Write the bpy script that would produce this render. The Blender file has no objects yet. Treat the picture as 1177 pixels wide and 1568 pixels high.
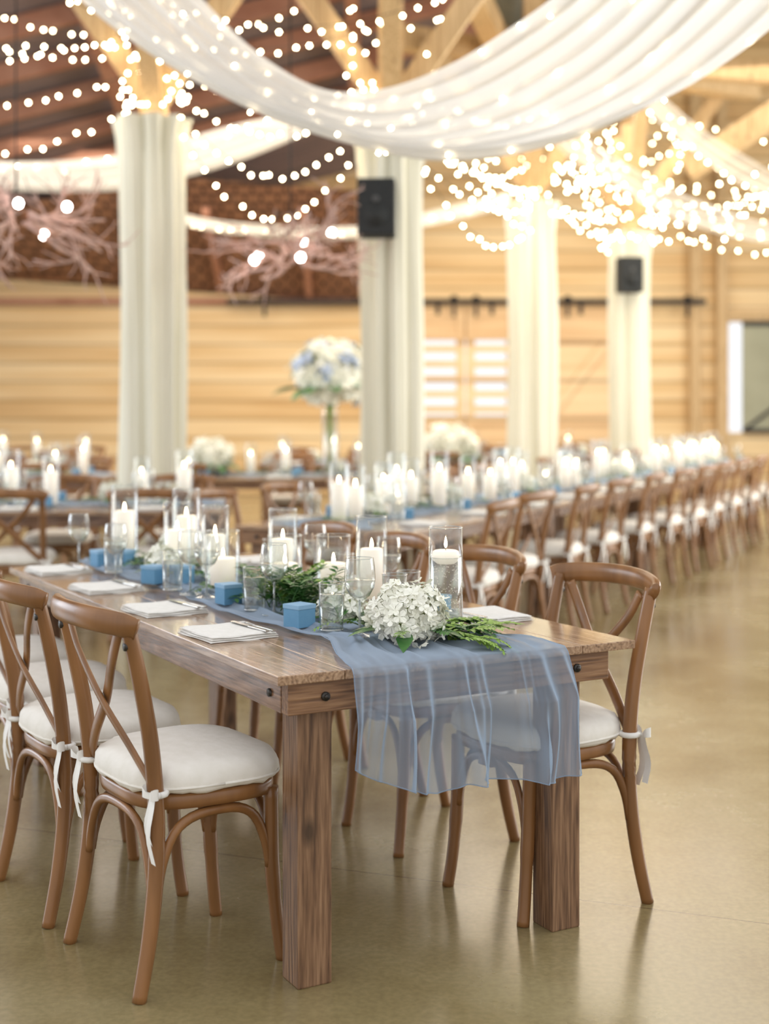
import bpy, bmesh, math, random
from mathutils import Vector, Matrix
R=random.Random(7)
S=bpy.context.scene
# ------------------------------------------------------------------ materials
def newmat(name):
    m=bpy.data.materials.new(name); m.use_nodes=True
    nt=m.node_tree; nt.nodes.clear()
    out=nt.nodes.new('ShaderNodeOutputMaterial')
    return m,nt,out
def N(nt,t,**k):
    n=nt.nodes.new(t)
    for a,b in k.items(): setattr(n,a,b)
    return n
def principled(name,col,rough=0.5,metal=0,spec=0.5,emit=None,es=0,sheen=0,coat=0):
    m,nt,out=newmat(name)
    p=N(nt,'ShaderNodeBsdfPrincipled')
    p.inputs['Base Color'].default_value=(*col,1); p.inputs['Roughness'].default_value=rough
    p.inputs['Metallic'].default_value=metal; p.inputs['Specular IOR Level'].default_value=spec
    p.inputs['Coat Weight'].default_value=coat; p.inputs['Sheen Weight'].default_value=sheen
    if emit: p.inputs['Emission Color'].default_value=(*emit,1); p.inputs['Emission Strength'].default_value=es
    nt.links.new(p.outputs[0],out.inputs[0]); return m,nt,p
def ramp(nt,stops):
    r=N(nt,'ShaderNodeValToRGB'); e=r.color_ramp.elements
    while len(e)<len(stops): e.new(0.5)
    for i,(p,c) in enumerate(stops): e[i].position=p; e[i].color=(*c,1)
    return r
def noisy(name,c1,c2,scale=5,rough=0.5,bump=0.0,stretch=(1,1,1),detail=4,**k):
    m,nt,p=principled(name,c1,rough,**k)
    tc=N(nt,'ShaderNodeTexCoord'); mp=N(nt,'ShaderNodeMapping'); mp.inputs['Scale'].default_value=stretch
    no=N(nt,'ShaderNodeTexNoise'); no.inputs['Scale'].default_value=scale; no.inputs['Detail'].default_value=detail
    r=ramp(nt,[(0.3,c1),(0.7,c2)]); L=nt.links.new
    L(tc.outputs['Object'],mp.inputs[0]); L(mp.outputs[0],no.inputs[0]); L(no.outputs[0],r.inputs[0]); L(r.outputs[0],p.inputs['Base Color'])
    if bump:
        b=N(nt,'ShaderNodeBump'); b.inputs['Strength'].default_value=bump; b.inputs['Distance'].default_value=0.01
        L(no.outputs[0],b.inputs['Height']); L(b.outputs[0],p.inputs['Normal'])
    return m
def wood(name,dark,mid,light,axis='Y',rough=0.4,grain=1.0,bump=0.25,coat=0.0):
    m,nt,p=principled(name,mid,rough,coat=coat); L=nt.links.new
    p.inputs['Coat Roughness'].default_value=0.15
    tc=N(nt,'ShaderNodeTexCoord'); mp=N(nt,'ShaderNodeMapping')
    sc={'X':(0.06,1,1),'Y':(1,0.06,1),'Z':(1,1,0.06)}[axis]
    mp.inputs['Scale'].default_value=[a*grain for a in sc]
    n0=N(nt,'ShaderNodeTexNoise'); n0.inputs['Scale'].default_value=11; n0.inputs['Detail'].default_value=2
    n0.inputs['Distortion'].default_value=0.3
    w=N(nt,'ShaderNodeMath',operation='MULTIPLY'); w.inputs[1].default_value=16
    pp=N(nt,'ShaderNodeMath',operation='PINGPONG'); pp.inputs[1].default_value=0.5
    n1=N(nt,'ShaderNodeTexNoise'); n1.inputs['Scale'].default_value=150; n1.inputs['Detail'].default_value=5
    mx=N(nt,'ShaderNodeMath',operation='MULTIPLY_ADD'); mx.inputs[1].default_value=0.45
    L(tc.outputs['Object'],mp.inputs[0]); L(mp.outputs[0],n0.inputs[0]); L(mp.outputs[0],n1.inputs[0])
    L(n0.outputs[0],w.inputs[0]); L(w.outputs[0],pp.inputs[0]); L(pp.outputs[0],mx.inputs[0])
    m2=N(nt,'ShaderNodeMath',operation='MULTIPLY'); m2.inputs[1].default_value=0.85
    L(n1.outputs[0],m2.inputs[0]); L(m2.outputs[0],mx.inputs[2])
    r=ramp(nt,[(0.30,dark),(0.54,mid),(0.82,light)]); L(mx.outputs[0],r.inputs[0]); 
    vo=N(nt,'ShaderNodeTexVoronoi'); vo.inputs['Scale'].default_value=6
    mp2=N(nt,'ShaderNodeMapping'); mp2.inputs['Scale'].default_value={'X':(.5,1,1),'Y':(1,.5,1),'Z':(1,1,.5)}[axis]
    L(tc.outputs['Object'],mp2.inputs[0]); L(mp2.outputs[0],vo.inputs[0])
    kr=ramp(nt,[(0.05,(0.10,0.08,0.06)),(0.14,(1,1,1))]); L(vo.outputs['Distance'],kr.inputs[0])
    mm=N(nt,'ShaderNodeMixRGB',blend_type='MULTIPLY'); mm.inputs[0].default_value=0.8
    L(r.outputs[0],mm.inputs[1]); L(kr.outputs[0],mm.inputs[2]); L(mm.outputs[0],p.inputs['Base Color'])
    b=N(nt,'ShaderNodeBump'); b.inputs['Strength'].default_value=bump; b.inputs['Distance'].default_value=0.004
    L(mx.outputs[0],b.inputs['Height']); L(b.outputs[0],p.inputs['Normal'])
    return m
def emission(name,col,st):
    m,nt,out=newmat(name); e=N(nt,'ShaderNodeEmission'); e.inputs[0].default_value=(*col,1); e.inputs[1].default_value=st
    nt.links.new(e.outputs[0],out.inputs[0]); return m
def sheer(name,col,opac,trans=0.5,edge=0.5,weave=0):
    m,nt,out=newmat(name); L=nt.links.new
    d=N(nt,'ShaderNodeBsdfDiffuse'); d.inputs[0].default_value=(*col,1)
    t=N(nt,'ShaderNodeBsdfTranslucent'); t.inputs[0].default_value=(*col,1)
    a=N(nt,'ShaderNodeMixShader'); a.inputs[0].default_value=trans; L(d.outputs[0],a.inputs[1]); L(t.outputs[0],a.inputs[2])
    tr=N(nt,'ShaderNodeBsdfTransparent'); b=N(nt,'ShaderNodeMixShader')
    lw=N(nt,'ShaderNodeLayerWeight'); lw.inputs[0].default_value=0.35
    ma=N(nt,'ShaderNodeMath',operation='MULTIPLY_ADD'); ma.inputs[1].default_value=edge; ma.inputs[2].default_value=opac; ma.use_clamp=True
    L(lw.outputs['Facing'],ma.inputs[0]); L(ma.outputs[0],b.inputs[0]); L(tr.outputs[0],b.inputs[1]); L(a.outputs[0],b.inputs[2])
    L(b.outputs[0],out.inputs[0]); return m
def thinglass(name,tint=(0.96,0.975,0.97),base=0.07,k=0.75,pw=2.2):
    m,nt,out=newmat(name); L=nt.links.new
    tr=N(nt,'ShaderNodeBsdfTransparent'); tr.inputs[0].default_value=(*tint,1)
    g=N(nt,'ShaderNodeBsdfGlossy'); g.inputs[1].default_value=0.03
    lw=N(nt,'ShaderNodeLayerWeight'); lw.inputs[0].default_value=0.5
    pwn=N(nt,'ShaderNodeMath',operation='POWER'); pwn.inputs[1].default_value=pw; L(lw.outputs['Facing'],pwn.inputs[0])
    ma=N(nt,'ShaderNodeMath',operation='MULTIPLY_ADD'); ma.inputs[1].default_value=k; ma.inputs[2].default_value=base; ma.use_clamp=True
    mx=N(nt,'ShaderNodeMixShader'); L(pwn.outputs[0],ma.inputs[0]); L(ma.outputs[0],mx.inputs[0]); L(tr.outputs[0],mx.inputs[1]); L(g.outputs[0],mx.inputs[2])
    L(mx.outputs[0],out.inputs[0]); return m

M={}
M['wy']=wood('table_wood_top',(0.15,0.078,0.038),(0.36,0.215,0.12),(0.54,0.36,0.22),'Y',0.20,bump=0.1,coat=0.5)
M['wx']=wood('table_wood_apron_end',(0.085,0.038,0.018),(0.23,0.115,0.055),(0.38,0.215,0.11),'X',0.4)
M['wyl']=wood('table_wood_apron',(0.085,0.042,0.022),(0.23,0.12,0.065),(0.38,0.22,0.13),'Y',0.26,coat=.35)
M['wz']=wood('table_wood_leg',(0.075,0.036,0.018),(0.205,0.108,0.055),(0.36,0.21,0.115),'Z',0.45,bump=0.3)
M['chair']=noisy('chair_wood',(0.18,0.078,0.024),(0.33,0.15,0.05),scale=14,rough=0.34,stretch=(1,1,0.15),coat=0.08)
M['cush']=noisy('cushion_cotton',(0.82,0.78,0.70),(0.88,0.84,0.77),scale=30,rough=0.9,bump=0.15)
M['ribbon']=noisy('ribbon_cotton',(0.85,0.83,0.78),(0.9,0.88,0.84),scale=40,rough=0.9)
M['nap']=noisy('napkin_linen',(0.82,0.80,0.75),(0.9,0.88,0.84),scale=60,rough=0.95,bump=0.2)
M['glass']=thinglass('clear_glass')
M['glassrim']=thinglass('glass_rim',(0.8,0.84,0.83),0.35,0.6,1.5)
M['water']=thinglass('water_body',(0.93,0.94,0.92),0.12,0.6,1.6)
M['wax']=noisy('candle_wax',(0.92,0.86,0.76),(0.95,0.9,0.82),scale=8,rough=0.5,emit=(1,0.84,0.68),es=0.36)  # slight emission in the wax imitates flame light glowing through it
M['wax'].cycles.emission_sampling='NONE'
M['flame']=emission('candle_flame',(1,0.78,0.48),45)
M['bulb']=emission('fairy_bulb',(1,0.83,0.54),40)
M['globe']=emission('globe_bulb',(1,0.80,0.74),30)
M['wire'],_,_=principled('wire_green',(0.02,0.025,0.015),0.6)
M['blue']=noisy('blue_card',(0.11,0.29,0.48),(0.14,0.33,0.52),scale=20,rough=0.6)
M['bluel']=noisy('blue_card_lid',(0.24,0.43,0.62),(0.27,0.46,0.65),scale=20,rough=0.6)
M['chiffon']=sheer('blue_chiffon',(0.47,0.585,0.73),0.42,0.45,1.0)
M['drape']=sheer('white_voile',(0.92,0.90,0.86),0.82,0.5,0.3)
M['drape2']=sheer('white_voile_thin',(0.90,0.88,0.82),0.34,0.5,0.5)
M['colfab']=noisy('column_drape_fabric',(0.72,0.69,0.55),(0.78,0.75,0.62),scale=6,rough=0.9,bump=0.1,stretch=(1,1,.2))
M['petal']=noisy('hydrangea_petal',(0.88,0.88,0.75),(0.95,0.94,0.86),scale=30,rough=0.7)
M['petalb']=noisy('hydrangea_petal_blue',(0.42,0.52,0.72),(0.6,0.68,0.82),scale=30,rough=0.7)
M['core']=noisy('flower_core',(0.35,0.42,0.12),(0.45,0.5,0.2),scale=30,rough=0.8)
M['leafd']=noisy('leaf_dark',(0.03,0.12,0.025),(0.08,0.21,0.045),scale=20,rough=0.4)
M['leafl']=noisy('leaf_light',(0.20,0.35,0.05),(0.30,0.47,0.09),scale=20,rough=0.5)
M['steel'],_,_=principled('silver_steel',(0.6,0.59,0.57),0.2,metal=1)
M['bolt'],_,_=principled('dark_bolt',(0.06,0.055,0.05),0.4,metal=0.8)
M['black']=noisy('speaker_black',(0.012,0.014,0.014),(0.02,0.022,0.022),scale=40,rough=0.8)
M['grille']=noisy('speaker_cone',(0.05,0.05,0.05),(0.08,0.08,0.08),scale=80,rough=0.5)
M['timber']=wood('golden_timber',(0.42,0.26,0.11),(0.58,0.39,0.19),(0.70,0.50,0.27),'Z',0.6,grain=.4)
M['rafter']=noisy('rafter_wood',(0.36,0.15,0.085),(0.48,0.24,0.15),scale=3,rough=0.7)
M['roofb']=noisy('roof_boards',(0.16,0.13,0.13),(0.32,0.23,0.21),scale=3,rough=0.8,stretch=(0.3,6,1))
M['metal']=noisy('metal_roof',(0.20,0.23,0.20),(0.30,0.33,0.30),scale=3,rough=0.5,stretch=(6,.3,1))
M['twig']=noisy('twig_bark',(0.50,0.32,0.26),(0.62,0.44,0.38),scale=12,rough=0.8)
M['iron'],_,_=principled('black_iron',(0.03,0.025,0.022),0.5,metal=0.6)
M['panel']=noisy('door_panel_sage',(0.34,0.33,0.22),(0.40,0.39,0.27),scale=2,rough=0.6)

def wallmat(name,cols,board=0.24,rough=0.6):
    m,nt,p=principled(name,cols[1],rough); L=nt.links.new
    g=N(nt,'ShaderNodeNewGeometry'); sx=N(nt,'ShaderNodeSeparateXYZ'); L(g.outputs['Position'],sx.inputs[0])
    dv=N(nt,'ShaderNodeMath',operation='DIVIDE'); dv.inputs[1].default_value=board; L(sx.outputs['Z'],dv.inputs[0])
    fl=N(nt,'ShaderNodeMath',operation='FLOOR'); L(dv.outputs[0],fl.inputs[0])
    fr=N(nt,'ShaderNodeMath',operation='FRACT'); L(dv.outputs[0],fr.inputs[0])
    wn=N(nt,'ShaderNodeTexWhiteNoise',noise_dimensions='1D'); L(fl.outputs[0],wn.inputs['W'])
    mp=N(nt,'ShaderNodeMapping'); mp.inputs['Scale'].default_value=(0.25,0.25,5); L(g.outputs['Position'],mp.inputs[0])
    no=N(nt,'ShaderNodeTexNoise'); no.inputs['Scale'].default_value=1.5; no.inputs['Detail'].default_value=5; L(mp.outputs[0],no.inputs[0])
    ad=N(nt,'ShaderNodeMath',operation='MULTIPLY_ADD'); ad.inputs[1].default_value=0.35; L(wn.outputs['Value'],ad.inputs[0])
    L(no.outputs[0],ad.inputs[2]); r=ramp(nt,[(0.35,cols[0]),(0.62,cols[1]),(0.9,cols[2])]); L(ad.outputs[0],r.inputs[0])
    gr=ramp(nt,[(0.0,(0.3,0.25,0.2)),(0.16,(1,1,1))]); L(fr.outputs[0],gr.inputs[0])
    mm=N(nt,'ShaderNodeMixRGB',blend_type='MULTIPLY'); mm.inputs[0].default_value=0.8
    L(r.outputs[0],mm.inputs[1]); L(gr.outputs[0],mm.inputs[2]); L(mm.outputs[0],p.inputs['Base Color']); return m
M['wall']=wallmat('log_siding',((0.60,0.36,0.145),(0.74,0.50,0.235),(0.85,0.64,0.36)),board=.3)
M['doorw']=wallmat('door_boards',((0.62,0.39,0.19),(0.76,0.52,0.28),(0.84,0.62,0.36)),board=0.6)
def lattice():
    m,nt,p=principled('cedar_shingle',(0.25,0.12,0.06),0.8); L=nt.links.new
    g=N(nt,'ShaderNodeTexCoord'); b=N(nt,'ShaderNodeTexBrick'); b.inputs['Scale'].default_value=1
    sx=N(nt,'ShaderNodeSeparateXYZ'); L(g.outputs['Object'],sx.inputs[0]); cx=N(nt,'ShaderNodeCombineXYZ'); L(sx.outputs['X'],cx.inputs['X']); L(sx.outputs['Z'],cx.inputs['Y']); L(cx.outputs[0],b.inputs[0])
    b.inputs['Color1'].default_value=(0.42,0.20,0.10,1); b.inputs['Color2'].default_value=(0.32,0.15,0.08,1); b.inputs['Mortar'].default_value=(0.08,0.035,0.02,1)
    b.inputs['Brick Width'].default_value=0.24; b.inputs['Row Height'].default_value=0.10; b.inputs['Mortar Size'].default_value=0.022
    L(b.outputs[0],p.inputs['Base Color']); return m
M['lattice']=lattice()
def floormat():
    m,nt,p=principled('stained_concrete',(0.4,0.34,0.2),0.2,coat=.3); L=nt.links.new
    p.inputs['Coat Roughness'].default_value=0.15
    g=N(nt,'ShaderNodeNewGeometry')
    n1=N(nt,'ShaderNodeTexNoise'); n1.inputs['Scale'].default_value=0.9; n1.inputs['Detail'].default_value=7; n1.inputs['Roughness'].default_value=0.65
    n2=N(nt,'ShaderNodeTexNoise'); n2.inputs['Scale'].default_value=60; n2.inputs['Detail'].default_value=3
    L(g.outputs['Position'],n1.inputs[0]); L(g.outputs['Position'],n2.inputs[0])
    r=ramp(nt,[(0.3,(0.19,0.138,0.055)),(0.5,(0.295,0.232,0.11)),(0.7,(0.39,0.325,0.175))]); L(n1.outputs[0],r.inputs[0])
    r2=ramp(nt,[(0.35,(0.88,0.88,0.88)),(0.65,(1.05,1.05,1.05))]); L(n2.outputs[0],r2.inputs[0])
    mm=N(nt,'ShaderNodeMixRGB',blend_type='MULTIPLY'); mm.inputs[0].default_value=1; L(r.outputs[0],mm.inputs[1]); L(r2.outputs[0],mm.inputs[2])
    prev=mm
    for nv,c0,sp in (((0.353,0.936,0),3.757,1.9),):
        d=N(nt,'ShaderNodeVectorMath',operation='DOT_PRODUCT'); d.inputs[1].default_value=nv; L(g.outputs['Position'],d.inputs[0])
        s=N(nt,'ShaderNodeMath',operation='SUBTRACT'); s.inputs[1].default_value=c0; L(d.outputs['Value'],s.inputs[0])
        pg=N(nt,'ShaderNodeMath',operation='PINGPONG'); pg.inputs[1].default_value=sp; L(s.outputs[0],pg.inputs[0])
        lt=N(nt,'ShaderNodeMath',operation='LESS_THAN'); lt.inputs[1].default_value=0.003; L(pg.outputs[0],lt.inputs[0])
        mx=N(nt,'ShaderNodeMixRGB',blend_type='MIX'); mx.inputs[2].default_value=(0.12,0.08,0.035,1); L(lt.outputs[0],mx.inputs[0]); L(prev.outputs[0],mx.inputs[1]); prev=mx
    L(prev.outputs[0],p.inputs['Base Color'])
    rr=ramp(nt,[(0.3,(0.17,)*3),(0.7,(0.32,)*3)]); L(n1.outputs[0],rr.inputs[0]); L(rr.outputs[0],p.inputs['Roughness'])
    b=N(nt,'ShaderNodeBump'); b.inputs['Strength'].default_value=0.25; b.inputs['Distance'].default_value=0.012; L(n1.outputs[0],b.inputs['Height']); L(b.outputs[0],p.inputs['Normal']); L(b.outputs[0],p.inputs['Coat Normal'])
    return m
M['floor']=floormat()
# ------------------------------------------------------------------ mesh builder
class MB:
    def __init__(s): s.v=[];s.f=[];s.m=[];s.s=[];s.mats=[]
    def mi(s,k):
        if k not in s.mats: s.mats.append(k)
        return s.mats.index(k)
    def add(s,vs,fs,mat,smooth=True):
        o=len(s.v); s.v+= [tuple(v) for v in vs]; i=s.mi(mat)
        for f in fs: s.f.append([a+o for a in f]); s.m.append(i); s.s.append(smooth)
    def box(s,c,d,mat,bev=0.0,rot=None,smooth=False):
        bm=bmesh.new(); bmesh.ops.create_cube(bm,size=1)
        bmesh.ops.scale(bm,vec=d,verts=bm.verts)
        if bev: bmesh.ops.bevel(bm,geom=bm.edges[:]+bm.verts[:],offset=bev,segments=2,affect='EDGES',profile=0.6)
        if rot is not None: bmesh.ops.transform(bm,matrix=rot.to_4x4(),verts=bm.verts)
        bm.verts.index_update()
        s.add([(v.co.x+c[0],v.co.y+c[1],v.co.z+c[2]) for v in bm.verts],[[v.index for v in f.verts] for f in bm.faces],mat,smooth); bm.free()
    def beam(s,a,b,w,h,mat):
        a=Vector(a);b=Vector(b);d=b-a; q=d.to_track_quat('Y','Z').to_matrix()
        s.box((a+b)/2,(w,d.length,h),mat,0.006,rot=q)
    def lathe(s,prof,mat,segs=24,c=(0,0,0),smooth=True,cap0=False,cap1=False):
        vs=[];fs=[];n=len(prof)
        for (r,z) in prof:
            for i in range(segs):
                a=2*math.pi*i/segs; vs.append((c[0]+r*math.cos(a),c[1]+r*math.sin(a),c[2]+z))
        for j in range(n-1):
            for i in range(segs):
                k=(i+1)%segs; fs.append([j*segs+i,j*segs+k,(j+1)*segs+k,(j+1)*segs+i])
        if cap0: fs.append(list(range(segs))[::-1])
        if cap1: fs.append([(n-1)*segs+i for i in range(segs)])
        s.add(vs,fs,mat,smooth)
    def tube(s,pts,rad,mat,segs=10,ref=(0,0,1),flat=1.0,caps=True):
        pts=[Vector(p) for p in pts]; n=len(pts); vs=[];fs=[]
        if not hasattr(rad,'__len__'): rad=[rad]*n
        ref=Vector(ref)
        for j,p in enumerate(pts):
            t=(pts[min(j+1,n-1)]-pts[max(j-1,0)]).normalized()
            a=t.cross(ref)
            if a.length<1e-3: a=t.cross(Vector((1,0,0)))
            a.normalize(); b=a.cross(t).normalized()
            for i in range(segs):
                an=2*math.pi*(i+.5)/segs; vs.append(p+a*(math.cos(an)*rad[j])+b*(math.sin(an)*rad[j]*flat))
        for j in range(n-1):
            for i in range(segs):
                k=(i+1)%segs; fs.append([j*segs+i,j*segs+k,(j+1)*segs+k,(j+1)*segs+i])
        if caps: fs.append(list(range(segs))[::-1]); fs.append([(n-1)*segs+i for i in range(segs)])
        s.add(vs,fs,mat,True)
    def grid(s,fn,nu,nv,mat,smooth=True):
        vs=[fn(i/(nu-1),j/(nv-1)) for j in range(nv) for i in range(nu)]
        fs=[[j*nu+i,j*nu+i+1,(j+1)*nu+i+1,(j+1)*nu+i] for j in range(nv-1) for i in range(nu-1)]
        s.add(vs,fs,mat,smooth)
    def octa(s,c,r,mat):
        x,y,z=c; s.add([(x+r,y,z),(x-r,y,z),(x,y+r,z),(x,y-r,z),(x,y,z+r),(x,y,z-r)],
          [[0,2,4],[2,1,4],[1,3,4],[3,0,4],[2,0,5],[1,2,5],[3,1,5],[0,3,5]],mat,True)
    def mesh(s,name):
        me=bpy.data.meshes.new(name); me.from_pydata(s.v,[],s.f)
        for k in s.mats: me.materials.append(M[k])
        me.polygons.foreach_set('material_index',s.m); me.polygons.foreach_set('use_smooth',s.s); me.update(); return me
def obj(name,me,loc=(0,0,0),rz=0,sc=1):
    if isinstance(me,MB): me=me.mesh(name)
    o=bpy.data.objects.new(name,me); S.collection.objects.link(o); o.location=loc; o.rotation_euler=(0,0,rz)
    o.scale=(sc,sc,sc) if not hasattr(sc,'__len__') else sc
    return o
def smoothpts(pts,n=8):
    P=[Vector(p) for p in pts]; out=[]
    for i in range(len(P)-1):
        p0=P[max(i-1,0)];p1=P[i];p2=P[i+1];p3=P[min(i+2,len(P)-1)]
        for k in range(n):
            t=k/n; out.append(0.5*((2*p1)+(p2-p0)*t+(2*p0-5*p1+4*p2-p3)*t*t+(3*p1-p0-3*p2+p3)*t**3))
    out.append(P[-1]); return out
def ring(b,r,z,t,mat='glassrim',n=32): b.tube([(r*math.cos(6.2832*i/n),r*math.sin(6.2832*i/n),z) for i in range(n+1)],t,mat,5,caps=False)
# ------------------------------------------------------------------ chair (front=+y)
def seat_outline(th,sc=1.0):
    c,sn=math.cos(th),math.sin(th); e=0.62
    x=math.copysign(abs(c)**e,c)*0.205*sc; y=math.copysign(abs(sn)**e,sn)*0.190*sc+.005
    x*=1+0.06*(y/0.2); return x,y
def build_chair():
    b=MB(); W='chair'
    def rings(prof,mat,n=72,puff=0):
        vs=[];fs=[]
        for (sc,z) in prof:
            for i in range(n):
                th=2*math.pi*i/n; w=puff*(1 if sc>0.9 else 0)
                x,y=seat_outline(th,sc+w*.006*math.sin(th*17+z*60)); vs.append((x,y,z+w*(0.0028*math.sin(th*11)+.002*math.sin(th*23+1))))
        for j in range(len(prof)-1):
            for i in range(n):
                k=(i+1)%n; fs.append([j*n+i,j*n+k,(j+1)*n+k,(j+1)*n+i])
        fs.append([(len(prof)-1)*n+i for i in range(n)]); fs.append(list(range(n))[::-1])
        b.add(vs,fs,mat)
    rings([(0.93,0.415),(0.985,0.418),(1.0,0.43),(1.0,0.445),(0.98,0.452),(0.9,0.453)],W)
    rings([(0.9,0.452),(1.01,0.455),(1.05,0.463),(1.065,0.478),(1.055,0.496),(1.0,0.512),(0.9,0.523),(0.65,0.530),(0.3,0.533),(0.05,0.534)],'cush',puff=1)
    b.tube([(seat_outline(2*math.pi*i/48,1.06)[0],seat_outline(2*math.pi*i/48,1.06)[1],0.470) for i in range(49)],0.0035,'cush',6)
    for sx in (-1,1):
        post=smoothpts([(sx*.215,-.215,0),(sx*.207,-.185,.14),(sx*.200,-.165,.30),(sx*.197,-.165,.45),(sx*.198,-.18,.60),(sx*.202,-.21,.75),(sx*.204,-.238,.865)],6)
        b.tube(post,[0.0170+0.003*math.sin(i/len(post)*3.1) for i in range(len(post))],W,12)
        b.tube(smoothpts([(sx*.172,.155,.43),(sx*.169,.16,.25),(sx*.173,.172,.1),(sx*.180,.185,0)],5),[0.019]*8+[0.0170]*8,W,12)
        st=smoothpts([(sx*.155,-.240,.845),(sx*.105,-.235,.77),(0,-.212+sx*.008,.665),(-sx*.10,-.190,.565),(-sx*.183,-.168,.485)],8)
        b.tube(st,0.017,W,10,ref=(0,1,0.3),flat=0.38)
        b.tube([(sx*.202,-.222,.818),(sx*.202,-.246,.818)],.011,'bolt',8,ref=(1,0,0))
        b.tube([(sx*.197+math.cos(a)*.024,-.165+math.sin(a)*.024,.468) for a in [2*math.pi*k/10 for k in range(11)]],0.008,'ribbon',6)
        for q in (-1,1):
            b.grid(lambda u,v,sx=sx,q=q:(sx*(.222)+(u-.5)*.024+q*(.004+.024*v)+.004*math.sin(v*8),-.185-.012*math.sin(v*3)-(0.01*v*q),.468-.125*v-(.02 if q>0 else 0)*v),4,8,'ribbon')
            b.grid(lambda u,v,sx=sx,q=q:(sx*.222+q*.03*math.sin(v*3.14),-.19-.01*math.sin(v*6.28),.468+(u-.5)*.018*(0.5+math.sin(v*3.14))+.012*math.sin(v*3.14)),3,8,'ribbon')
    cr=smoothpts([(-.228,-.226,.858),(-.203,-.250,.868),(-.11,-.288,.876),(0,-.301,.879),(.11,-.288,.876),(.203,-.250,.868),(.228,-.226,.858)],6)
    b.tube(cr,0.029,W,14,ref=(0,1,0),flat=0.5)
    L=[(-.170,.163),(.170,.163),(.201,-.173),(-.201,-.173)]
    for i in range(4):
        a=Vector((*L[i],0)); c=Vector((*L[(i+1)%4],0))
        P=[a.lerp(c,t)+Vector((0,0,z)) for t,z in ((.03,.235),(.07,.30),(.16,.365),(.30,.395),(.5,.402),(.70,.395),(.84,.365),(.93,.30),(.97,.235))]
        b.tube(smoothpts(P,3),0.0125,W,8,ref=(a-c).cross(Vector((0,0,1))),flat=0.8)
    b.box((0,.17,.40),(.06,.03,.035),W,.004)
    return b.mesh('dining_chair')
chair_me=build_chair()
TW,TL=1.04,2.5
def T(org,rz,u,v,z=0):
    c,s=math.cos(rz),math.sin(rz); return (org[0]+c*u-s*v,org[1]+s*u+c*v,z)
def chairs(org,rz,left=(),right=(),jit=0.09):
    for v in left:
        obj('dining_chair',chair_me,T(org,rz,-.14+R.uniform(-.05,.02),v+R.uniform(-.04,.04)),rz-math.pi/2+R.uniform(-jit,jit))
    for v in right:
        obj('dining_chair',chair_me,T(org,rz,TW+.02+R.uniform(-.02,.07),v+R.uniform(-.05,.05)),rz+math.pi/2+R.uniform(-jit,jit))
# ------------------------------------------------------------------ farm table
def build_table():
    b=MB()
    n=6; w=TW/n
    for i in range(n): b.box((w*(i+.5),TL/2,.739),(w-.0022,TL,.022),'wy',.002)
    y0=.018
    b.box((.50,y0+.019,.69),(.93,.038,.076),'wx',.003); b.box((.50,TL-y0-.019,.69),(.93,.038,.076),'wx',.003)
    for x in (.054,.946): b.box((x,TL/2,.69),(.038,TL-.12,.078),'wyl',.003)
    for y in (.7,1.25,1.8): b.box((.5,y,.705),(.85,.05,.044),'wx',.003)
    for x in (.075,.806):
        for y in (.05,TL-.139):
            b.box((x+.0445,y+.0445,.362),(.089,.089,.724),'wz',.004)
    for x in (.13,.86):
        b.tube([(x,.02,.69),(x,.012,.69)],0.011,'bolt',12,ref=(1,0,0)); b.tube([(x,.02,.69),(x,.006,.69)],0.006,'bolt',6,ref=(1,0,0))
    for y in (.12,1.2,2.35):
        b.tube([(.04,y,.69),(.030,y,.69)],0.010,'bolt',12,ref=(0,1,0))
    return b.mesh('farm_table')
table_me=build_table()
# ------------------------------------------------------------------ props
def flame(b,z,s=.72):
    b.lathe([(0.0008,z),(0.0045*s,z+.005*s),(0.0062*s,z+.013*s),(0.0045*s,z+.024*s),(0.0018*s,z+.034*s),(0.0003,z+.04*s)],'flame',8)
    b.tube([(0,0,z-.008),(0,0,z+.004)],.0011,'wire',5)
def glasscyl(b,r,h):
    b.lathe([(r-.003,0.001),(r,.004),(r,h)],'glass',32,cap0=True)
    ring(b,r,h,.0014); ring(b,r-.002,.004,.002)
def vase_float(r=.047,h=.272):
    b=MB(); glasscyl(b,r,h)
    wl=h*.70; rr=r-.0033
    b.lathe([(rr,.009),(rr,wl-.001),(rr-.001,wl),(.0005,wl)],'water',32); ring(b,rr,wl,.0008)
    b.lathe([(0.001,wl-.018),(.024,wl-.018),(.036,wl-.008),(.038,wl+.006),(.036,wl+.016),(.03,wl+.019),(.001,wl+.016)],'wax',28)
    for i in range(200):
        a=R.uniform(0,6.28); z=R.uniform(.03,wl-.02); b.octa(((rr-.004)*math.cos(a),(rr-.004)*math.sin(a),z),.0014,'wax')  # bright refraction glints in the water, made as small glowing specks
    flame(b,wl+.026); return b.mesh('floating_candle_vase')
def vase_pillar(r,h,ph,pr):
    b=MB(); glasscyl(b,r,h)
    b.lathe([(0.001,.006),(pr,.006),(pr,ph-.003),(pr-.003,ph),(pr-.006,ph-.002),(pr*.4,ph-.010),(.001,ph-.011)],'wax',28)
    flame(b,ph,.8); return b.mesh('pillar_candle_vase')
VF=vase_float(); VP1=vase_pillar(.049,.26,.16,.036); VP2=vase_pillar(.056,.19,.10,.042); VP3=vase_pillar(.052,.30,.20,.038)
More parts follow.
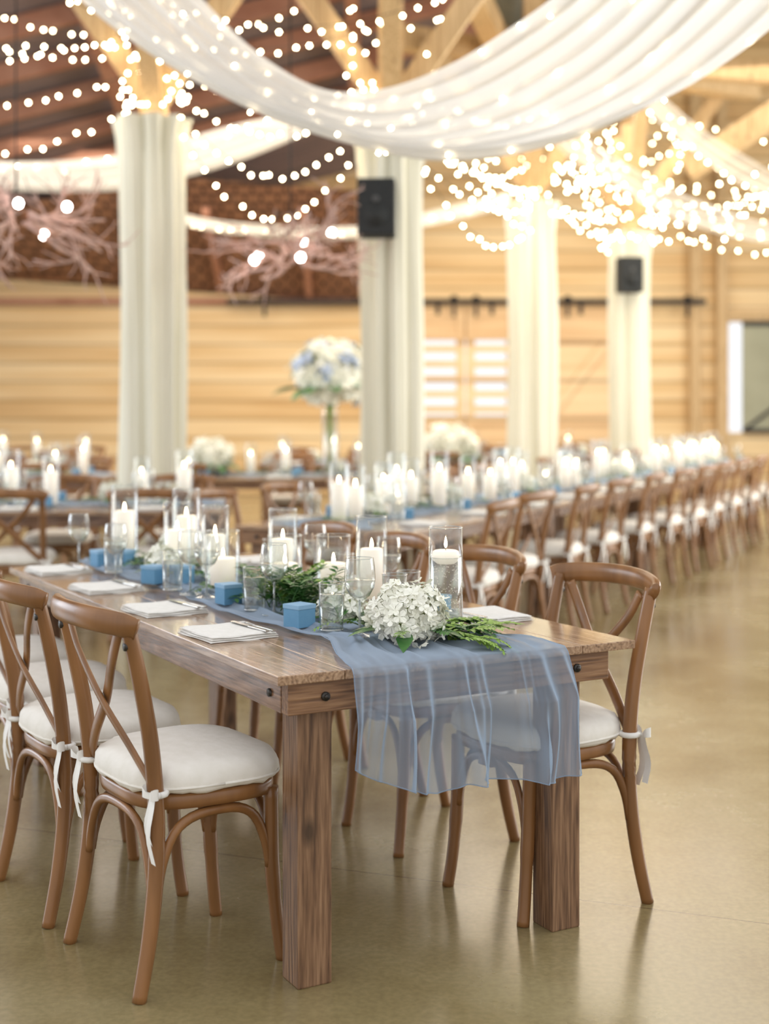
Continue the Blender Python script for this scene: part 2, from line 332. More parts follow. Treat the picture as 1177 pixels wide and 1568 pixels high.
def goblet():
    b=MB(); b.lathe([(.036,.001),(.02,.005),(.006,.010),(.0035,.02),(.0035,.085),(.008,.094),(.026,.106),(.038,.128),(.0415,.15),(.040,.18),(.036,.205)],'glass',28)
    ring(b,.036,.205,.0010,n=28); ring(b,.036,.0015,.0012,n=28); b.tube([(0,0,.01),(0,0,.095)],.003,'glassrim',6)
    b.lathe([(.001,.099),(.026,.107),(.037,.128),(.0403,.148),(.001,.148)],'water',24)
    return b.mesh('wine_goblet')
def tumbler():
    b=MB(); b.lathe([(.001,.002),(.029,0.001),(.031,.003),(.036,.13)],'glass',28)
    ring(b,.036,.13,.0012,n=28); ring(b,.030,.006,.003,n=28); b.lathe([(.0305,.012),(.0345,.10),(.001,.10)],'water',24)
    return b.mesh('water_tumbler')
GO=goblet(); TU=tumbler()
def giftbox():
    b=MB(); b.box((0,0,.025),(.062,.062,.050),'blue',.001); b.box((0,0,.056),(.065,.065,.012),'bluel',.001)
    return b.mesh('favor_box')
GB=giftbox()
def napkin():
    b=MB()
    for k,(w,l,z) in enumerate(((.20,.22,.001),(.196,.216,.0065),(.19,.212,.012))):
        def top(u,v,w=w,l=l,z=z,k=k):
            x=(u-.5)*w;y=(v-.5)*l; e=min(u,1-u,v,1-v)
            return (x+.002*math.sin(v*7+k),y+.002*math.sin(u*9+k),z+min(e*30,1)*.005+.0012*math.sin(u*8+v*5+k))
        b.grid(top,20,20,'nap')
        b.box((0,0,z+.001),(w-.003,l-.003,.002),'nap')
    return b.mesh('folded_napkin')
NA=napkin()
def fork():
    b=MB(); b.box((0,-.05,.003),(.009,.10,.002),'steel',.0008); b.box((0,-.09,.003),(.013,.03,.002),'steel',.0008)
    b.tube([(0,0,.003),(0,.03,.006),(0,.045,.005)],[.003,.003,.008],'steel',8,flat=.4)
    for i in range(4): b.tube([((i-1.5)*.005,.045,.005),((i-1.5)*.006,.09,.0035)],.0013,'steel',6)
    return b.mesh('dinner_fork')
FK=fork()
def knife():
    b=MB(); b.box((0,-.05,.003),(.012,.10,.004),'steel',.0012)
    b.grid(lambda u,v:((u-.3)*.018*(1 if v<.8 else (1-v)*5),v*.11,.004+.0008*u),4,12,'steel'); b.grid(lambda u,v:((u-.3)*.018*(1 if v<.8 else (1-v)*5),v*.11,.0025),4,12,'steel')
    return b.mesh('dinner_knife')
KN=knife()
def petals(b,p,nrm,size,mat):
    nrm=nrm.normalized(); a=nrm.cross(Vector((0.3,0.5,0.8))).normalized(); c=nrm.cross(a); ph=R.uniform(0,1.57)
    for k in range(4):
        an=ph+k*math.pi/2; d=a*math.cos(an)+c*math.sin(an); e=a*-math.sin(an)+c*math.cos(an); u=R.uniform(.0,.5)
        q=[p,p+d*size*.5+e*size*.42+nrm*size*.1,p+d*size*.95+e*size*.3+nrm*size*u,p+d*size*1.05+nrm*size*(u-.1),p+d*size*.95-e*size*.3+nrm*size*u,p+d*size*.5-e*size*.42+nrm*size*.1]
        b.add(q,[[0,1,2,3],[0,3,4,5]],mat,False)
def leaf(b,p,d,up,l,w,mat):
    d=d.normalized(); s=d.cross(up)
    if s.length<1e-3: s=Vector((1,0,0))
    s.normalize(); n=s.cross(d)
    pr=[(0,.05),(.25,.8),(.5,1),(.78,.6),(1,.03)]
    vs=[];fs=[]
    for t,ww in pr:
        c=p+d*l*t-n*l*.18*t*t; vs+= [c+s*w*.5*ww+n*w*.12*ww,c,c-s*w*.5*ww+n*w*.12*ww]
    for j in range(4): fs+= [[j*3,j*3+1,j*3+4,j*3+3],[j*3+1,j*3+2,j*3+5,j*3+4]]
    b.add(vs,fs,mat,True)
def hydra(name,r,n,size,leaves=6,mix=0.0,sq=.85,lump_a=.09):
    b=MB(); b.lathe([(.001,-r*.75*sq),(r*.6,-r*.55*sq),(r*.80,0),(r*.6,r*.55*sq),(.001,r*.78*sq)],'core',12)
    for i in range(n):
        z=1-2*(i+.5)/n; 
        if z<-.75: continue
        a=i*2.39996; q=math.sqrt(1-z*z); d=Vector((q*math.cos(a),q*math.sin(a),z))
        lump=1+lump_a*math.sin(d.x*7+d.z*5)+lump_a*.9*math.sin(d.y*9+1)
        petals(b,Vector((d.x*r,d.y*r,d.z*r*sq))*lump*R.uniform(.91,1.06),d+Vector([R.uniform(-.5,.5) for _ in range(3)]),size*R.uniform(.8,1.2),'petalb' if (math.sin(d.x*5+2)*math.sin(d.z*4+d.y*5)>1-2*mix) else 'petal')
    for i in range(leaves):
        a=6.28*i/max(leaves,1)+R.uniform(-.3,.3); d=Vector((math.cos(a),math.sin(a),R.uniform(-.25,.1)))
        leaf(b,Vector((d.x*r*.7,d.y*r*.7,-r*.4)),d,Vector((0,0,1)),r*1.1,r*.5,'leafd')
    return b.mesh(name)
HY=hydra('hydrangea_bloom',.084,250,.019,lump_a=.12)
HS=hydra('rose_posy',.06,90,.018,7)
def sprig(b,base,d,l,nl,ll,lw,mat,droop=.3):
    d=d.normalized(); pts=[]
    for i in range(9):
        t=i/8; p=base+d*l*t+Vector((0,0,-droop*l*t*t)); pts.append(p)
    b.tube(pts,[.0018*(1-.7*i/8) for i in range(9)],mat,5)
    side=d.cross(Vector((0,0,1)))
    if side.length<.1: side=Vector((1,0,0))
    side.normalize()
    for i in range(nl):
        t=.12+.88*i/nl; k=t*8; j=min(int(k),7); p=pts[j].lerp(pts[j+1],k-j); tt=(pts[j+1]-pts[j]).normalized()
        for q in (-1,1):
            leaf(b,p,tt*.6+side*q+Vector((0,0,R.uniform(-.1,.35))),Vector((0,0,1))+side*R.uniform(-.3,.3),ll*(1-.4*t)*R.uniform(.8,1.1),lw*(1-.3*t),mat)
def garland(u0,v0,v1,n,seed,hi=None):
    b=MB()
    for i in range(n):
        v=v0+(v1-v0)*(i+.5)/n; u=u0+R.uniform(-.13,.13); a=R.uniform(0,6.28); el=R.uniform(.05,.9)
        ty=R.random()
        base=Vector((u,v+R.uniform(-.03,.03),.772)); d=Vector((math.cos(a)*math.cos(el),math.sin(a)*math.cos(el),math.sin(el)))
        if ty<.6: sprig(b,base,d,R.uniform(.09,.18),7,.050,.020,'leafd',.5)
        else: sprig(b,base,d,R.uniform(.09,.16),13,.026,.008,'leafl',.5)
    return b
# chiffon runner : irregular pinched folds
RR=random.Random(21)
RIDGE=[(RR.uniform(.0,1.0),RR.choice([.012,.018,.026,.04]),RR.uniform(.3,1.0),RR.uniform(-.25,.25),RR.uniform(0,6)) for _ in range(17)]
RIDGE+=[(.02,.02,1.0,0.05,0),(.30,.024,1.25,.12,1),(.52,.024,1.3,-.06,2),(.56,.016,1.0,.05,3),(.86,.024,1.3,.1,4),(.97,.02,1.0,-.03,5)]
def foldf(a,q):
    s=0
    for c,w,am,dr,ph in RIDGE:
        d=(a-c-dr*q*.5-.010*math.sin(q*11+ph))/(w*(1-.6*min(0,q)))
        s+=am*math.exp(-d*d)
    return s-.6+.25*math.sin(a*9+q*3)
def runner(b,hang=True,L=TL,u0=.185,u1=.80,seed=0):
    ns=150 if hang else 60; nu=260 if hang else 30
    ph=seed*1.7
    def f(a,s):
        d=(.225+.085*min(1,a/.35)+.012*math.sin(a*9)) if hang else 0
        q=.01+s*(L-.02)
        if hang:
            if s<.45: q=-d*(1-s/.45)
            else: q=(s-.45)/.55*(L-.01)
        nar=min(1,max(0,q)/.35); nar=nar*nar*(3-2*nar)
        ue0=u0+(.09)*nar+.02*math.sin(q*5+ph)*nar; ue1=u1-(.14)*nar+.025*math.sin(q*4+1+ph)*nar
        h=max(0,-q)
        u=ue0+(ue1-ue0)*a
        fold=foldf(a,q)
        if q>=0.0:
            z=.7545+max(0,.0065*(fold+1.0))*min(1,q/.05+.25)+.004*(1+math.sin(q*23+a*6+ph))*min(1,q/.1)
            u+=.004*math.sin(q*19+a*25)
            e=min(1,q/.012)
            return (u,q-.012*(1-e),z)
        k=min(1,h/.12); amp=.007+.027*k
        y=-.018-amp*(fold+1.0)*.8-.012*k
        u+=(a-.5)*.03*k+.006*k*math.sin(a*20+h*15)
        if h<.012: y=-.012-(.006+amp*(fold+1.0)*.8)*(h/.012)
        return (u,y,.7545-h+.003*max(0,1-h/.02))
    b.grid(f,nu,ns,'chiffon')
    if hang:
        hem=[f(i/199,0) for i in range(200)]; b.tube(hem,.0016,'chiffon',5)
        for e in (0,1): b.tube([f(e,i/60) for i in range(61)],.0014,'chiffon',5)
    return b
# ------------------------------------------------------------------ near table
RZ=math.radians(29); O=(-.244,3.134)
TOP=.7505
obj('farm_table',table_me,(*O,0),RZ)
for u,v,dr in ((-.078,.40,.09),(-.13,.95,.06),(-.10,1.50,0),(-.09,2.07,.02)): obj('dining_chair',chair_me,T(O,RZ,u,v),RZ-math.pi/2+dr)
for v,dr in ((.31,.03),(.95,-.02),(1.52,.02),(2.09,0)): obj('dining_chair',chair_me,T(O,RZ,.945,v),RZ+math.pi/2+dr)
rb=MB(); runner(rb,True); obj('table_runner',rb,(*O,0),RZ)
RT=.766
def put(name,me,u,v,z=TOP,r=0,sc=1,org=O,rz=RZ): return obj(name,me,T(org,rz,u,v,z),rz+r,sc)
put('floating_candle_vase',VF,.668,.355,RT)
put('pillar_candle_vase',VP1,.745,.924,RT); put('pillar_candle_vase',VP2,.70,1.10,RT)
put('pillar_candle_vase',VP1,.64,1.36,RT); put('pillar_candle_vase',VP2,.56,1.17,RT)
put('pillar_candle_vase',VP2,.448,1.42,RT); put('pillar_candle_vase',VP1,.50,1.62,RT)
put('pillar_candle_vase',VP1,.45,1.86,RT); put('pillar_candle_vase',VP3,.53,1.98,RT)
put('pillar_candle_vase',VP3,.41,2.34,RT)
for u,v,r in ((.317,.551,.3),(.318,1.058,.1),(.285,1.645,.5),(.37,1.60,.2),(.285,2.24,.2),(.36,2.20,.6),(.82,.73,.2),(.80,.62,.5),(.79,1.3,.1)):
    put('favor_box',GB,u,v,RT if .24<u<.72 else TOP,r)
for u,v in ((.355,.43),(.324,.872),(.27,1.42),(.25,1.98),(.735,.675),(.80,1.22),(.8,1.8),(.60,.52)): put('water_tumbler',TU,u,v,RT if .24<u<.72 else TOP)
for u,v in ((.385,.325),(.345,.78),(.29,1.31),(.22,1.86),(.82,.95),(.83,1.5),(.24,2.38),(.31,1.22)): put('wine_goblet',GO,u,v,RT if .24<u<.72 else TOP)
for v in (.60,1.10,1.67,2.26):
    put('folded_napkin',NA,.125,v,TOP,.05); put('dinner_fork',FK,.205,v+.0,TOP+.017,.12); put('dinner_knife',KN,.185,v-.01,TOP+.017,.10)
for v in (.52,1.05,1.6,2.2):
    put('folded_napkin',NA,.905,v,TOP,-.05); put('dinner_fork',FK,.83,v,TOP+.017,.1)
put('hydrangea_bloom',HY,.455,.195,.833,0,1.05)
put('rose_posy',HS,.37,1.78,.82); put('rose_posy',HS,.56,2.2,.82); put('rose_posy',HS,.47,.60,.80)
g=garland(.52,.18,2.4,115,1)
for i in range(38):
    a=R.uniform(0,6.28); sprig(g,Vector((.45+R.uniform(-.09,.09),.86+R.uniform(-.15,.18),.775)),Vector((math.cos(a)*.6,math.sin(a)*.6,1)),R.uniform(.12,.22),8,.056,.021,'leafd' if i%4 else 'leafl',.3)
for i in range(24):
    sprig(g,Vector((.56+R.uniform(-.08,.12),.19+R.uniform(-.06,.1),.79)),Vector((R.uniform(.1,1),-R.uniform(-.1,.6),R.uniform(-.15,.35))),R.uniform(.08,.15),8,.040,.015,'leafl' if i%2 else 'leafd',.25)
for i in range(8):
    sprig(g,Vector((.55+R.uniform(-.03,.1),.05+R.uniform(-.02,.06),.785)),Vector((R.uniform(.2,1),-R.uniform(.2,.8),R.uniform(.0,.2))),R.uniform(.07,.11),9,.026,.009,'leafl',.55)
obj('greenery_garland',g,(*O,0),RZ)
# ------------------------------------------------------------------ other tables
fr=MB(); runner(fr,False,seed=1); flat_runner=fr.mesh('table_runner')
fg=garland(.5,.15,2.3,34,3).mesh('greenery_garland')
def dress(org,rz,cd=1.0,left=True,right=True,centre=None):
    obj('farm_table',table_me,(*org,0),rz); obj('table_runner',flat_runner,(*org,0),rz); obj('greenery_garland',fg,(*org,0),rz)
    n=int(10*cd)
    for i in range(n):
        v=.15+2.2*(i+R.uniform(-.2,.2)+.5)/n
        if centre and abs(v-centre)<.2: continue
        if abs(v-.62)<.13 or abs(v-1.75)<.13: continue
        put('pillar_candle_vase',R.choice([VP1,VP3,VP3,VP1,VP2]),.5+R.choice([-.1,.1,0.02])+R.uniform(-.03,.03),v,RT,0,R.uniform(.95,1.15),org,rz)
    for v in (.42,1.25,2.08):
        for u,un,ug in ((.13,.30,.27),(.91,.76,.78)):
            put('folded_napkin',NA,u,v,TOP,0,1,org,rz); put('favor_box',GB,un,v+.14,RT,R.random(),1,org,rz)
            put('wine_goblet',GO,ug,v-.12,RT,0,1,org,rz); put('water_tumbler',TU,ug,v-.02,RT,0,1,org,rz)
    for v in (.62,1.75): put('rose_posy',HS,.5,v,.83,0,1.2,org,rz)
    vs=(.42,1.25,2.08)
    chairs(org,rz,left=vs if left is True else (left or ()),right=vs if right is True else (right or ()))
RZ2=math.radians(-25.5)
for k in range(4):
    o2=T((-.80,7.29),RZ2,0,k*(TL+.012)); dress((o2[0],o2[1]),RZ2,1.3)
def ctable(cx,cy,deg,**k):
    rz=math.radians(deg); o=T((cx,cy),rz,-TW/2,-TL/2); dress((o[0],o[1]),rz,**k)
ctable(-2.25,8.75,-88,cd=.8)
ctable(-3.75,12.7,-92,cd=.8)
ctable(-.95,12.7,-90,cd=.7,right=(.42,),centre=1.6)
ctable(-.2,16.0,-90,cd=.8)
ctable(-4.6,16.6,-90,cd=.7)
ctable(2.2,18.6,-80,cd=.7)
# tall centrepiece
tc=MB()
tc.lathe([(.085,0.001),(.085,.006),(.075,.02),(.07,.3),(.078,.6),(.095,.68)],'glass',24); ring(tc,.095,.68,.003,n=24)
for i in range(9):
    a=i*.7; tc.tube([(.03*math.cos(a),.03*math.sin(a),.03),(-.02*math.cos(a),-.02*math.sin(a),.4),(.05*math.cos(a+1),.05*math.sin(a+1),.75)],.006,'leafl',6)
tc.lathe([(.001,.012),(.068,.012),(.064,.3),(.071,.55),(.001,.55)],'water',20)
tcme=tc.mesh('glass_vase')
cp=bpy.data.objects.new('tall_flower_centerpiece',None)
S.collection.objects.link(cp); cp.location=(-.5,12.55,RT)
vz=obj('glass_vase',tcme,(0,0,0)); vz.parent=cp
big=hydra('bloom_ball',.31,420,.055,10,mix=.32,sq=.95); bb=obj('bloom_ball',big,(0,0,.92)); bb.parent=cp
low=hydra('low_flower_arrangement',.2,240,.045,12)
obj('low_flower_arrangement',low,(.75,16.0,.95),0,1.3); obj('low_flower_arrangement',low,(-1.62,12.75,.93),0,.9)
# ------------------------------------------------------------------ columns
cols=[(-1.80,10.7),(.05,11.05),(1.62,15.0),(3.12,17.5)]
def column_mesh():
    b=MB(); H=3.62; n=150
    def f(u,v):
        a=2*math.pi*u; z=.002+v*H
        fl=.030*math.sin(a*8+.8*math.sin(v*3)+1.2*math.sin(a*2))+.015*math.sin(a*15+1+v*2)+.008*math.sin(a*31+v*4)
        r=.228+fl*(1.0 if v<.92 else 1.3)+.045*max(0,(v-.93)/.07)**2+.02*(1-v)**3+.012*math.sin(v*7+a)
        return (r*math.cos(a),r*math.sin(a),z)
    b.grid(f,n,70,'colfab')
    b.box((0,0,1.83),(.2,.2,3.65),'timber',.01)
    return b.mesh('draped_column')
cme=column_mesh()
for (x,y) in cols: obj('draped_column',cme,(x,y,0),R.uniform(0,3))
tm=MB()
for (x,y) in cols:
    tm.beam((x,y,3.66),(x,y,6.0),.2,.2,'timber')
    for dx,dy in ((-1.15,0),(1.15,0),(0,1.1),(0,-1.1)):
        tm.beam((x,y,3.75),(x+dx,y+dy,5.4),.15,.18,'timber')
for (a,c) in ((0,1),(2,3)):
    tm.beam((cols[a][0]-1.6,cols[a][1],5.45),(cols[c][0]+1.6,cols[c][1],5.45),.22,.26,'timber')
tm.beam((.05,9.5,5.45),(1.6,17,5.5),.22,.26,'timber')
tm.beam((3.2,14.5,3.9),(5.6,13.5,5.4),.2,.24,'timber'); tm.beam((2.2,15,5.2),(6.4,14.0,4.6),.18,.22,'timber')
obj('timber_truss',tm)
# speakers
sp=MB(); sp.box((0,0,0),(.29,.24,.44),'black',.012); sp.box((0,-.122,0),(.265,.008,.415),'black',.003)
sp.tube([(0,-.125,-.06),(0,-.13,-.06)],.095,'black',24,ref=(0,0,1)); sp.tube([(0,-.129,-.06),(0,-.131,-.06)],.06,'black',24,ref=(0,0,1))
sp.tube([(0,-.125,.06),(0,-.131,.06)],.026,'grille',16,ref=(0,0,1)); sp.box((0,.15,0),(.06,.07,.1),'black',.004)
spm=sp.mesh('wall_speaker')
obj('wall_speaker',spm,(-.06,10.62,2.92),-.05); obj('wall_speaker',spm,(3.05,17.07,3.04),.15,1.0)
# ------------------------------------------------------------------ room shell
def rh(x,y): return 6.25-.28*(y-15)+.25*(x+4.2)
fb=MB(); fb.add([(-12,-4,0),(12,-4,0),(12,22.3,0),(-12,22.3,0)],[[0,1,2,3]],'floor',False); obj('floor',fb)
wb=MB(); Y=22.1
def wseg(x0,x1,z0,z1): wb.box(((x0+x1)/2,Y,(z0+z1)/2),(x1-x0,.2,z1-z0),'wall')
za,zb=rh(-12,22.1)+.02,rh(.55,22.1)+.02
wb.add([(-12,22,0),(.55,22,0),(.55,22,zb),(-12,22,za),(-12,22.2,0),(.55,22.2,0),(.55,22.2,zb),(-12,22.2,za)],[[0,1,2,3],[5,4,7,6],[3,2,6,7],[4,0,3,7]],'wall',False)
wseg(.55,1.97,0,1.27); wseg(.55,1.97,2.5,7.6); wseg(1.97,5.52,0,7.6); wseg(5.52,6.9,0,1.0); wseg(5.52,6.9,2.78,7.6); wseg(6.9,12,0,7.6)
obj('wall_back',wb)
tr=MB()
for x in (4.95,5.38): tr.box((x,21.9,3.8),(.16,.16,7.6),'timber',.01)
tr.box((8.6,21.93,2.86),(6.5,.1,.14),'timber',.01)
obj('trim_1',tr)
rl=MB(); rl.box((1.3,21.75,3.08),(7.6,.04,.09),'iron',.005)
for x in (-1.9,.2,1.1,1.45,2.9,3.7,4.8):
    rl.box((x,21.72,2.98),(.05,.03,.28),'iron',.004); rl.tube([(x,21.74,3.12),(x,21.70,3.12)],.06,'iron',14,ref=(1,0,0))
rl.box((-1.9,21.82,3.08),(.04,.14,.04),'iron',.004)
obj('door_rail',rl)
def door(b,x0,x1,slats,brace=False):
    y=21.86
    for x in (x0+.07,x1-.07): b.box((x,y,1.5),(.14,.06,3.0),'doorw',.004)
    for z in (.15,1.2,2.55,2.92): b.box(((x0+x1)/2,y,z),(x1-x0-.28,.06,.15),'doorw',.004)
    if slats:
        k=1.375
        while k<2.5: b.box(((x0+x1)/2,y,k),(x1-x0-.28,.035,.115),'doorw',.004); k+=.24
        b.box(((x0+x1)/2,y+.01,.67),(x1-x0-.28,.03,.92),'doorw',.002); b.box(((x0+x1)/2,y+.01,2.73),(x1-x0-.28,.03,.25),'doorw',.002)
    else:
        b.box(((x0+x1)/2,y+.01,1.5),(x1-x0-.28,.03,2.8),'doorw',.002)
        b.beam((x0+.15,y-.03,1.3),(x1-.15,y-.03,2.5),.04,.14,'doorw'); b.beam((x0+.15,y-.03,1.1),(x1-.15,y-.03,.25),.04,.14,'doorw')
    b.box(((x0+x1)/2,y-.04,2.98),(.06,.02,.2),'iron',.003)
d=MB(); door(d,.42,1.28,True); obj('door_1',d)
d=MB(); door(d,1.30,2.12,True); obj('door_2',d)
d=MB(); door(d,2.5,3.75,False); obj('door_3',d)
d=MB(); d.box((6.4,21.95,1.9),(1.35,.05,1.78),'panel',.004)
for z in (1.03,2.74): d.box((6.4,21.91,z),(1.35,.04,.07),'iron',.003)
d.beam((5.75,21.90,1.05),(6.9,21.90,1.9),.02,.05,'iron'); obj('window_1',d)
la=MB()
def lf(u,v):
    x=-6.8+6.4*u; y=21.95-2.2*v; z0=3.08+.42*(1-u); return (x,y,z0+v*max(.05,min(1.45,rh(x,y)-.35-z0)))
la.grid(lf,30,8,'lattice',False)
la.box((-3.5,21.93,3.1),(6.2,.12,.1),'rafter',.01)
for x in (-5.2,-3.7,-2.6,-1.2): la.beam((x,21.85,3.10+.07*(-x)),(x,19.9,4.25),.1,.14,'rafter')
obj('eave_shingles',la)
rf=MB(); rf.add([(-12,8,rh(-12,8)),(1.3,8,rh(1.3,8)),(1.3,22.2,rh(1.3,22.2)),(-12,22.2,rh(-12,22.2))],[[0,1,2,3]],'roofb',False)
y=10.0
while y<20:
    rf.beam((-12,y,rh(-12,y)-.15),(1.3,y,rh(1.3,y)-.15),.11,.24,'rafter'); y+=.85
for x in (-9,-6.4,-3.4,-.4):
    rf.beam((x,9.5,rh(x,9.5)-.34),(x,19.6,rh(x,19.6)-.34),.16,.24,'rafter')
obj('ceiling',rf)
rr=MB(); rr.add([(1.0,8,7.9),(12,8,7.9),(12,22.2,7.5),(1.0,22.2,7.5)],[[0,1,2,3]],'metal',False)
for y in (10,12.5,15,17.5,20): rr.beam((1,y,7.6),(12,y,7.55),.14,.26,'timber')
for x in (2.2,4.6,7): rr.beam((x,8,7.35),(x,22,7.2),.16,.26,'timber')
obj('roof_panel',rr)
# ------------------------------------------------------------------ swags
def lerp_list(L,t):
    k=t*(len(L)-1); i=min(int(k),len(L)-2); f=k-i
    return Vector(L[i]).lerp(Vector(L[i+1]),f)
def swag(name,lo,up,nf=7,amp=.03,lights=(.04,.5,.96),nb=18,br=.011,sagb=.12,mat='drape'):
    lo=smoothpts(lo,8); up=smoothpts(up,8); b=MB(); seed=R.uniform(0,6)
    def f(a,w):
        p=lerp_list(lo,a).lerp(lerp_list(up,a),w)
        ph=w*nf*6.283+seed+.8*math.sin(a*5+w*3)
        p.z+=amp*math.sin(ph)+amp*.5*math.sin(ph*2.3+1)-sagb*math.sin(w*math.pi)*math.sin(a*math.pi)
        p.y+=-amp*1.5*math.cos(ph)
        return p
    b.grid(lambda u,v:f(u,v),110,nf*10+2,mat); obj(name,b)
    s=MB()
    for k,w in enumerate(lights):
        pts=[f(i/(nb*3),w)+Vector((0,-.03,-.015)) for i in range(nb*3+1)]
        s.tube(pts,.0018,'ribbon',4)
        for i in range(nb):
            q=f((i+.5+R.uniform(-.3,.3))/nb,min(1,max(0,w+R.uniform(-.04,.04)))); s.octa((q.x,q.y-.04,q.z-.03),br,'bulb')
    return s
s=swag('ceiling_drape',[(-2.3,8.3,4.3),(-1.785,8.0,3.752),(-1.257,7.8,3.358),(-.673,7.5,3.014),(-.098,7.2,2.776),(.338,7.0,2.667),(.834,6.7,2.668),(1.254,6.4,2.771),(1.51,6.2,2.904),(1.747,6.0,3.083),(2.02,5.8,3.343)],
 [(-1.6,8.9,4.6),(-1.25,8.6,4.055),(-.95,8.4,3.69),(-.66,8.2,3.42),(-.337,8.0,3.219),(.006,7.8,3.173),(.367,7.6,3.253),(.675,7.4,3.397),(.931,7.2,3.547),(1.138,7.0,3.72),(1.332,6.8,3.912)],
 nf=7,amp=.026,lights=(.04,.35,.7,.97),nb=15,br=.0095,sagb=.10)
obj('drape_fairy_lights',s)
s=swag('ceiling_drape',[(-4.6,12,3.6),(-3.7,12,3.36),(-3.0,12,3.30),(-2.22,12,3.32),(-1.36,12,3.52),(-.56,12,3.86),(.1,12,4.2)],
 [(-4.6,12.4,3.85),(-3.7,12.4,3.62),(-3.0,12.4,3.60),(-2.22,12.4,3.68),(-1.36,12.4,3.92),(-.56,12.4,4.10),(.1,12.4,4.4)],nf=4,amp=.03,lights=(.97,),nb=24,br=.014,sagb=.05)
obj('drape_fairy_lights',s)
s=swag('ceiling_drape',[(-2.6,13.6,3.4),(-1.9,13.6,3.2),(-1.2,13.6,3.12),(-.3,13.6,3.1),(.4,13.6,3.2),(1.3,14.2,3.5)],
 [(-2.6,13.9,3.52),(-1.9,13.9,3.33),(-1.2,13.9,3.25),(-.3,13.9,3.24),(.4,13.9,3.36),(1.3,14.5,3.65)],nf=3,amp=.03,lights=(.5,),nb=24,br=.014,sagb=.05,mat='drape2')
obj('drape_fairy_lights',s)
s=swag('ceiling_drape',[(1.2,12,4.0),(1.61,12,3.6),(2.0,12.1,3.38),(2.45,12.2,3.14),(2.95,12.3,2.98),(3.5,12.4,2.88),(4.4,12.6,2.9)],
 [(1.3,12.3,4.3),(1.75,12.3,3.85),(2.15,12.4,3.6),(2.6,12.5,3.38),(3.1,12.6,3.2),(3.6,12.7,3.1),(4.5,12.9,3.15)],nf=3,amp=.02,lights=(.5,),nb=16,br=.013,sagb=.05,mat='drape2')
obj('drape_fairy_lights',s)
s=swag('ceiling_drape',[(2.4,13.5,4.5),(2.9,13.4,4.0),(3.4,13.3,3.6),(4.0,13.2,3.3),(4.8,13.2,3.1)],[(2.6,13.8,4.7),(3.1,13.7,4.2),(3.6,13.6,3.85),(4.2,13.5,3.5),(5.0,13.5,3.3)],nf=3,amp=.02,lights=(.02,),nb=14,br=.013,sagb=.04,mat='drape2')
obj('drape_fairy_lights',s)
# ------------------------------------------------------------------ string lights
sl=MB()
def string(a,b,sag,n,br=.0128):
    a=Vector(a);b=Vector(b); P=[]
    for i in range(25):
        t=i/24; p=a.lerp(b,t); p.z-=4*sag*t*(1-t); P.append(p)
    sl.tube(P,.003,'wire',4,caps=False)
    for i in range(n):
        t=(i+.5+R.uniform(-.2,.2))/n; p=a.lerp(b,t); p.z-=4*sag*t*(1-t)+.02; sl.octa((p.x+R.uniform(-.02,.02),p.y,p.z+R.uniform(-.025,.01)),br,'bulb')
Tp=[(x,y,3.95) for x,y in cols]
for sg in (.12,.35,.6,.85): string((Tp[0][0]+.1,10.6,4.0-.3*sg),(Tp[1][0]-.1,10.95,4.0-.3*sg),sg,19)
for sg,z in ((.1,4.3),(.35,4.1),(.55,3.9)): string((-4.8,10.2,z),(Tp[0][0],10.55,z-.1),sg,24)
string((-4.2,8.6,3.8),(-1.8,10.5,4.3),.25,20); string((-4.2,12.5,4.9),(-.2,11,4.9),.5,26)
string((-2.6,9.0,4.4),(.05,10.9,4.5),.45,20); string((-1.8,10.6,4.6),(1.3,9.5,4.8),.5,22); string((-3.8,13,5.2),(-1.2,11.5,4.9),.3,18)
for k in range(7):
    string((Tp[1][0]+R.uniform(-.1,.2),Tp[1][1],R.uniform(3.5,4.3)),(Tp[2][0]+R.uniform(-.1,.1),Tp[2][1],R.uniform(3.3,4.5)),R.uniform(.1,.55),16)
for k in range(5):
    string((Tp[2][0],Tp[2][1]-.2,R.uniform(3.4,4.5)),(Tp[3][0],Tp[3][1]-.2,R.uniform(3.4,4.8)),R.uniform(.1,.55),12)
for k in range(8):
    string((Tp[3][0],Tp[3][1],R.uniform(3.5,5.4)),(6.2,15+R.uniform(-1,2),R.uniform(3.0,5.2)),R.uniform(.2,.6),19)
for k in range(5):
    string((Tp[2][0],Tp[2][1],R.uniform(3.6,4.4)),(4.6+R.uniform(-.5,.6),13.2+R.uniform(-1,1),R.uniform(3.2,4.8)),R.uniform(.2,.5),18)
def cluster(x,y,z0,z1,r0,r1,n):
    for i in range(n):
        t=R.random(); z=z0+(z1-z0)*t; r=(r0+(r1-r0)*t)*R.uniform(.85,1.1); a=R.uniform(0,6.283)
        sl.octa((x+r*math.cos(a),y+r*math.sin(a),z),.0128,'bulb')
cluster(*cols[0],3.55,4.6,.2,.38,80); cluster(*cols[1],3.55,4.6,.22,.45,60); cluster(*cols[2],3.45,4.5,.28,.9,65); cluster(*cols[3],3.3,5.0,.28,.9,90)
obj('string_lights',sl)
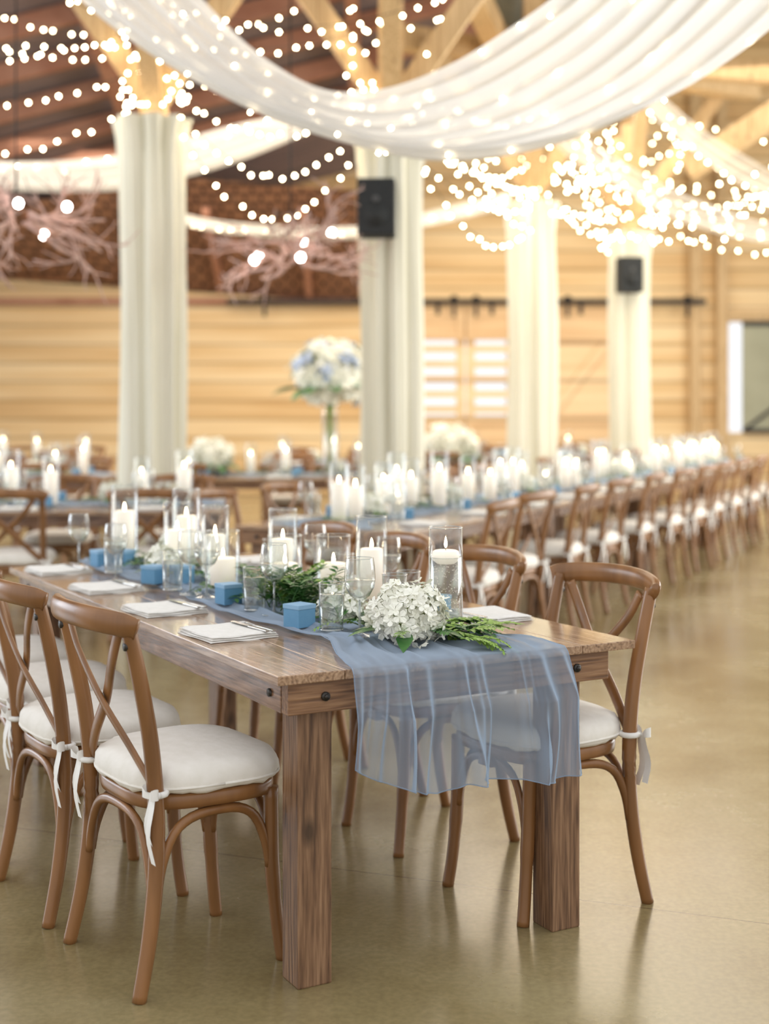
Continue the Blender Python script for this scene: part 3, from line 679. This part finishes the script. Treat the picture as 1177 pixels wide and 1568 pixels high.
# globe bulbs / branch chandeliers
def chandelier(r,n,bulbs):
    b=MB()
    for i in range(n):
        a=R.uniform(0,6.28); p=Vector((math.cos(a)*r*.15,math.sin(a)*r*.15,R.uniform(-.1,.1))); d=Vector((math.cos(a),math.sin(a),R.uniform(-.35,.5))).normalized()
        def grow(p,d,l,rad,dep):
            pts=[p]
            for k in range(4): d=(d+Vector([R.uniform(-.35,.35) for _ in range(3)])).normalized(); pts.append(pts[-1]+d*l/4)
            b.tube(pts,[rad*(1-.12*k) for k in range(5)],'twig',5)
            if dep:
                for _ in range(3): 
                    q=pts[R.choice([1,2,3])]; grow(q,(d+Vector([R.uniform(-.8,.8) for _ in range(3)])).normalized(),l*.6,rad*.6,dep-1)
        grow(p,d,r*.95,.016,2)
    b.tube([(0,0,0),(0,0,1.9)],.006,'iron',6)
    for i in range(bulbs):
        a=6.28*i/bulbs; q=(math.cos(a)*r*.6,math.sin(a)*r*.6,R.uniform(-.1,.15)); b.lathe([(.001,-.03),(.02,-.022),(.028,0),(.02,.022),(.001,.03)],'globe',10,c=q); b.tube([(q[0],q[1],q[2]+.025),(q[0]*.3,q[1]*.3,.3)],.003,'iron',4)
    return b.mesh('branch_chandelier')
obj('branch_chandelier',chandelier(.58,15,5),(-2.5,9.3,2.66)); obj('branch_chandelier',chandelier(.5,14,5),(-.68,9.9,2.50))
# ------------------------------------------------------------------ light, world, camera
w=bpy.data.worlds.new('World'); S.world=w; w.use_nodes=True; nt=w.node_tree; bg=nt.nodes['Background']
bg.inputs[0].default_value=(0.97,0.98,1.0,1); bg.inputs[1].default_value=1.15
def area(name,loc,rot,size,size_y,energy,col):
    l=bpy.data.lights.new(name,'AREA'); l.shape='RECTANGLE'; l.size=size; l.size_y=size_y; l.energy=energy; l.color=col
    o=bpy.data.objects.new(name,l); S.collection.objects.link(o); o.location=loc; o.rotation_euler=rot; return o
area('background_fill_lamp',(0,15.5,5.0),(0,0,0),10,9,820,(1,0.91,0.78))  # unseen overhead fill, added to brighten the background
area('assumed_window_fill',(9,11,2.6),(0,math.radians(90),0),3.4,11,800,(1,0.985,0.94))  # added side lamp, out of view; right-hand windows are assumed, none modelled
area('assumed_window_fill',(-9,9,2.4),(0,math.radians(-90),0),3,6,340,(0.78,0.88,1))  # bluish lamp added for assumed left window light
c=bpy.data.cameras.new('camera'); co=bpy.data.objects.new('camera',c); S.collection.objects.link(co); S.camera=co
co.location=(0,0,1.36); co.rotation_euler=(math.pi/2,0,0)
c.sensor_fit='VERTICAL'; c.sensor_height=36; c.sensor_width=27; c.lens=2100/1568*36; c.shift_y=-156/1568
c.dof.use_dof=True; c.dof.focus_distance=3.45; c.dof.aperture_fstop=1.8
S.view_settings.view_transform='Standard'
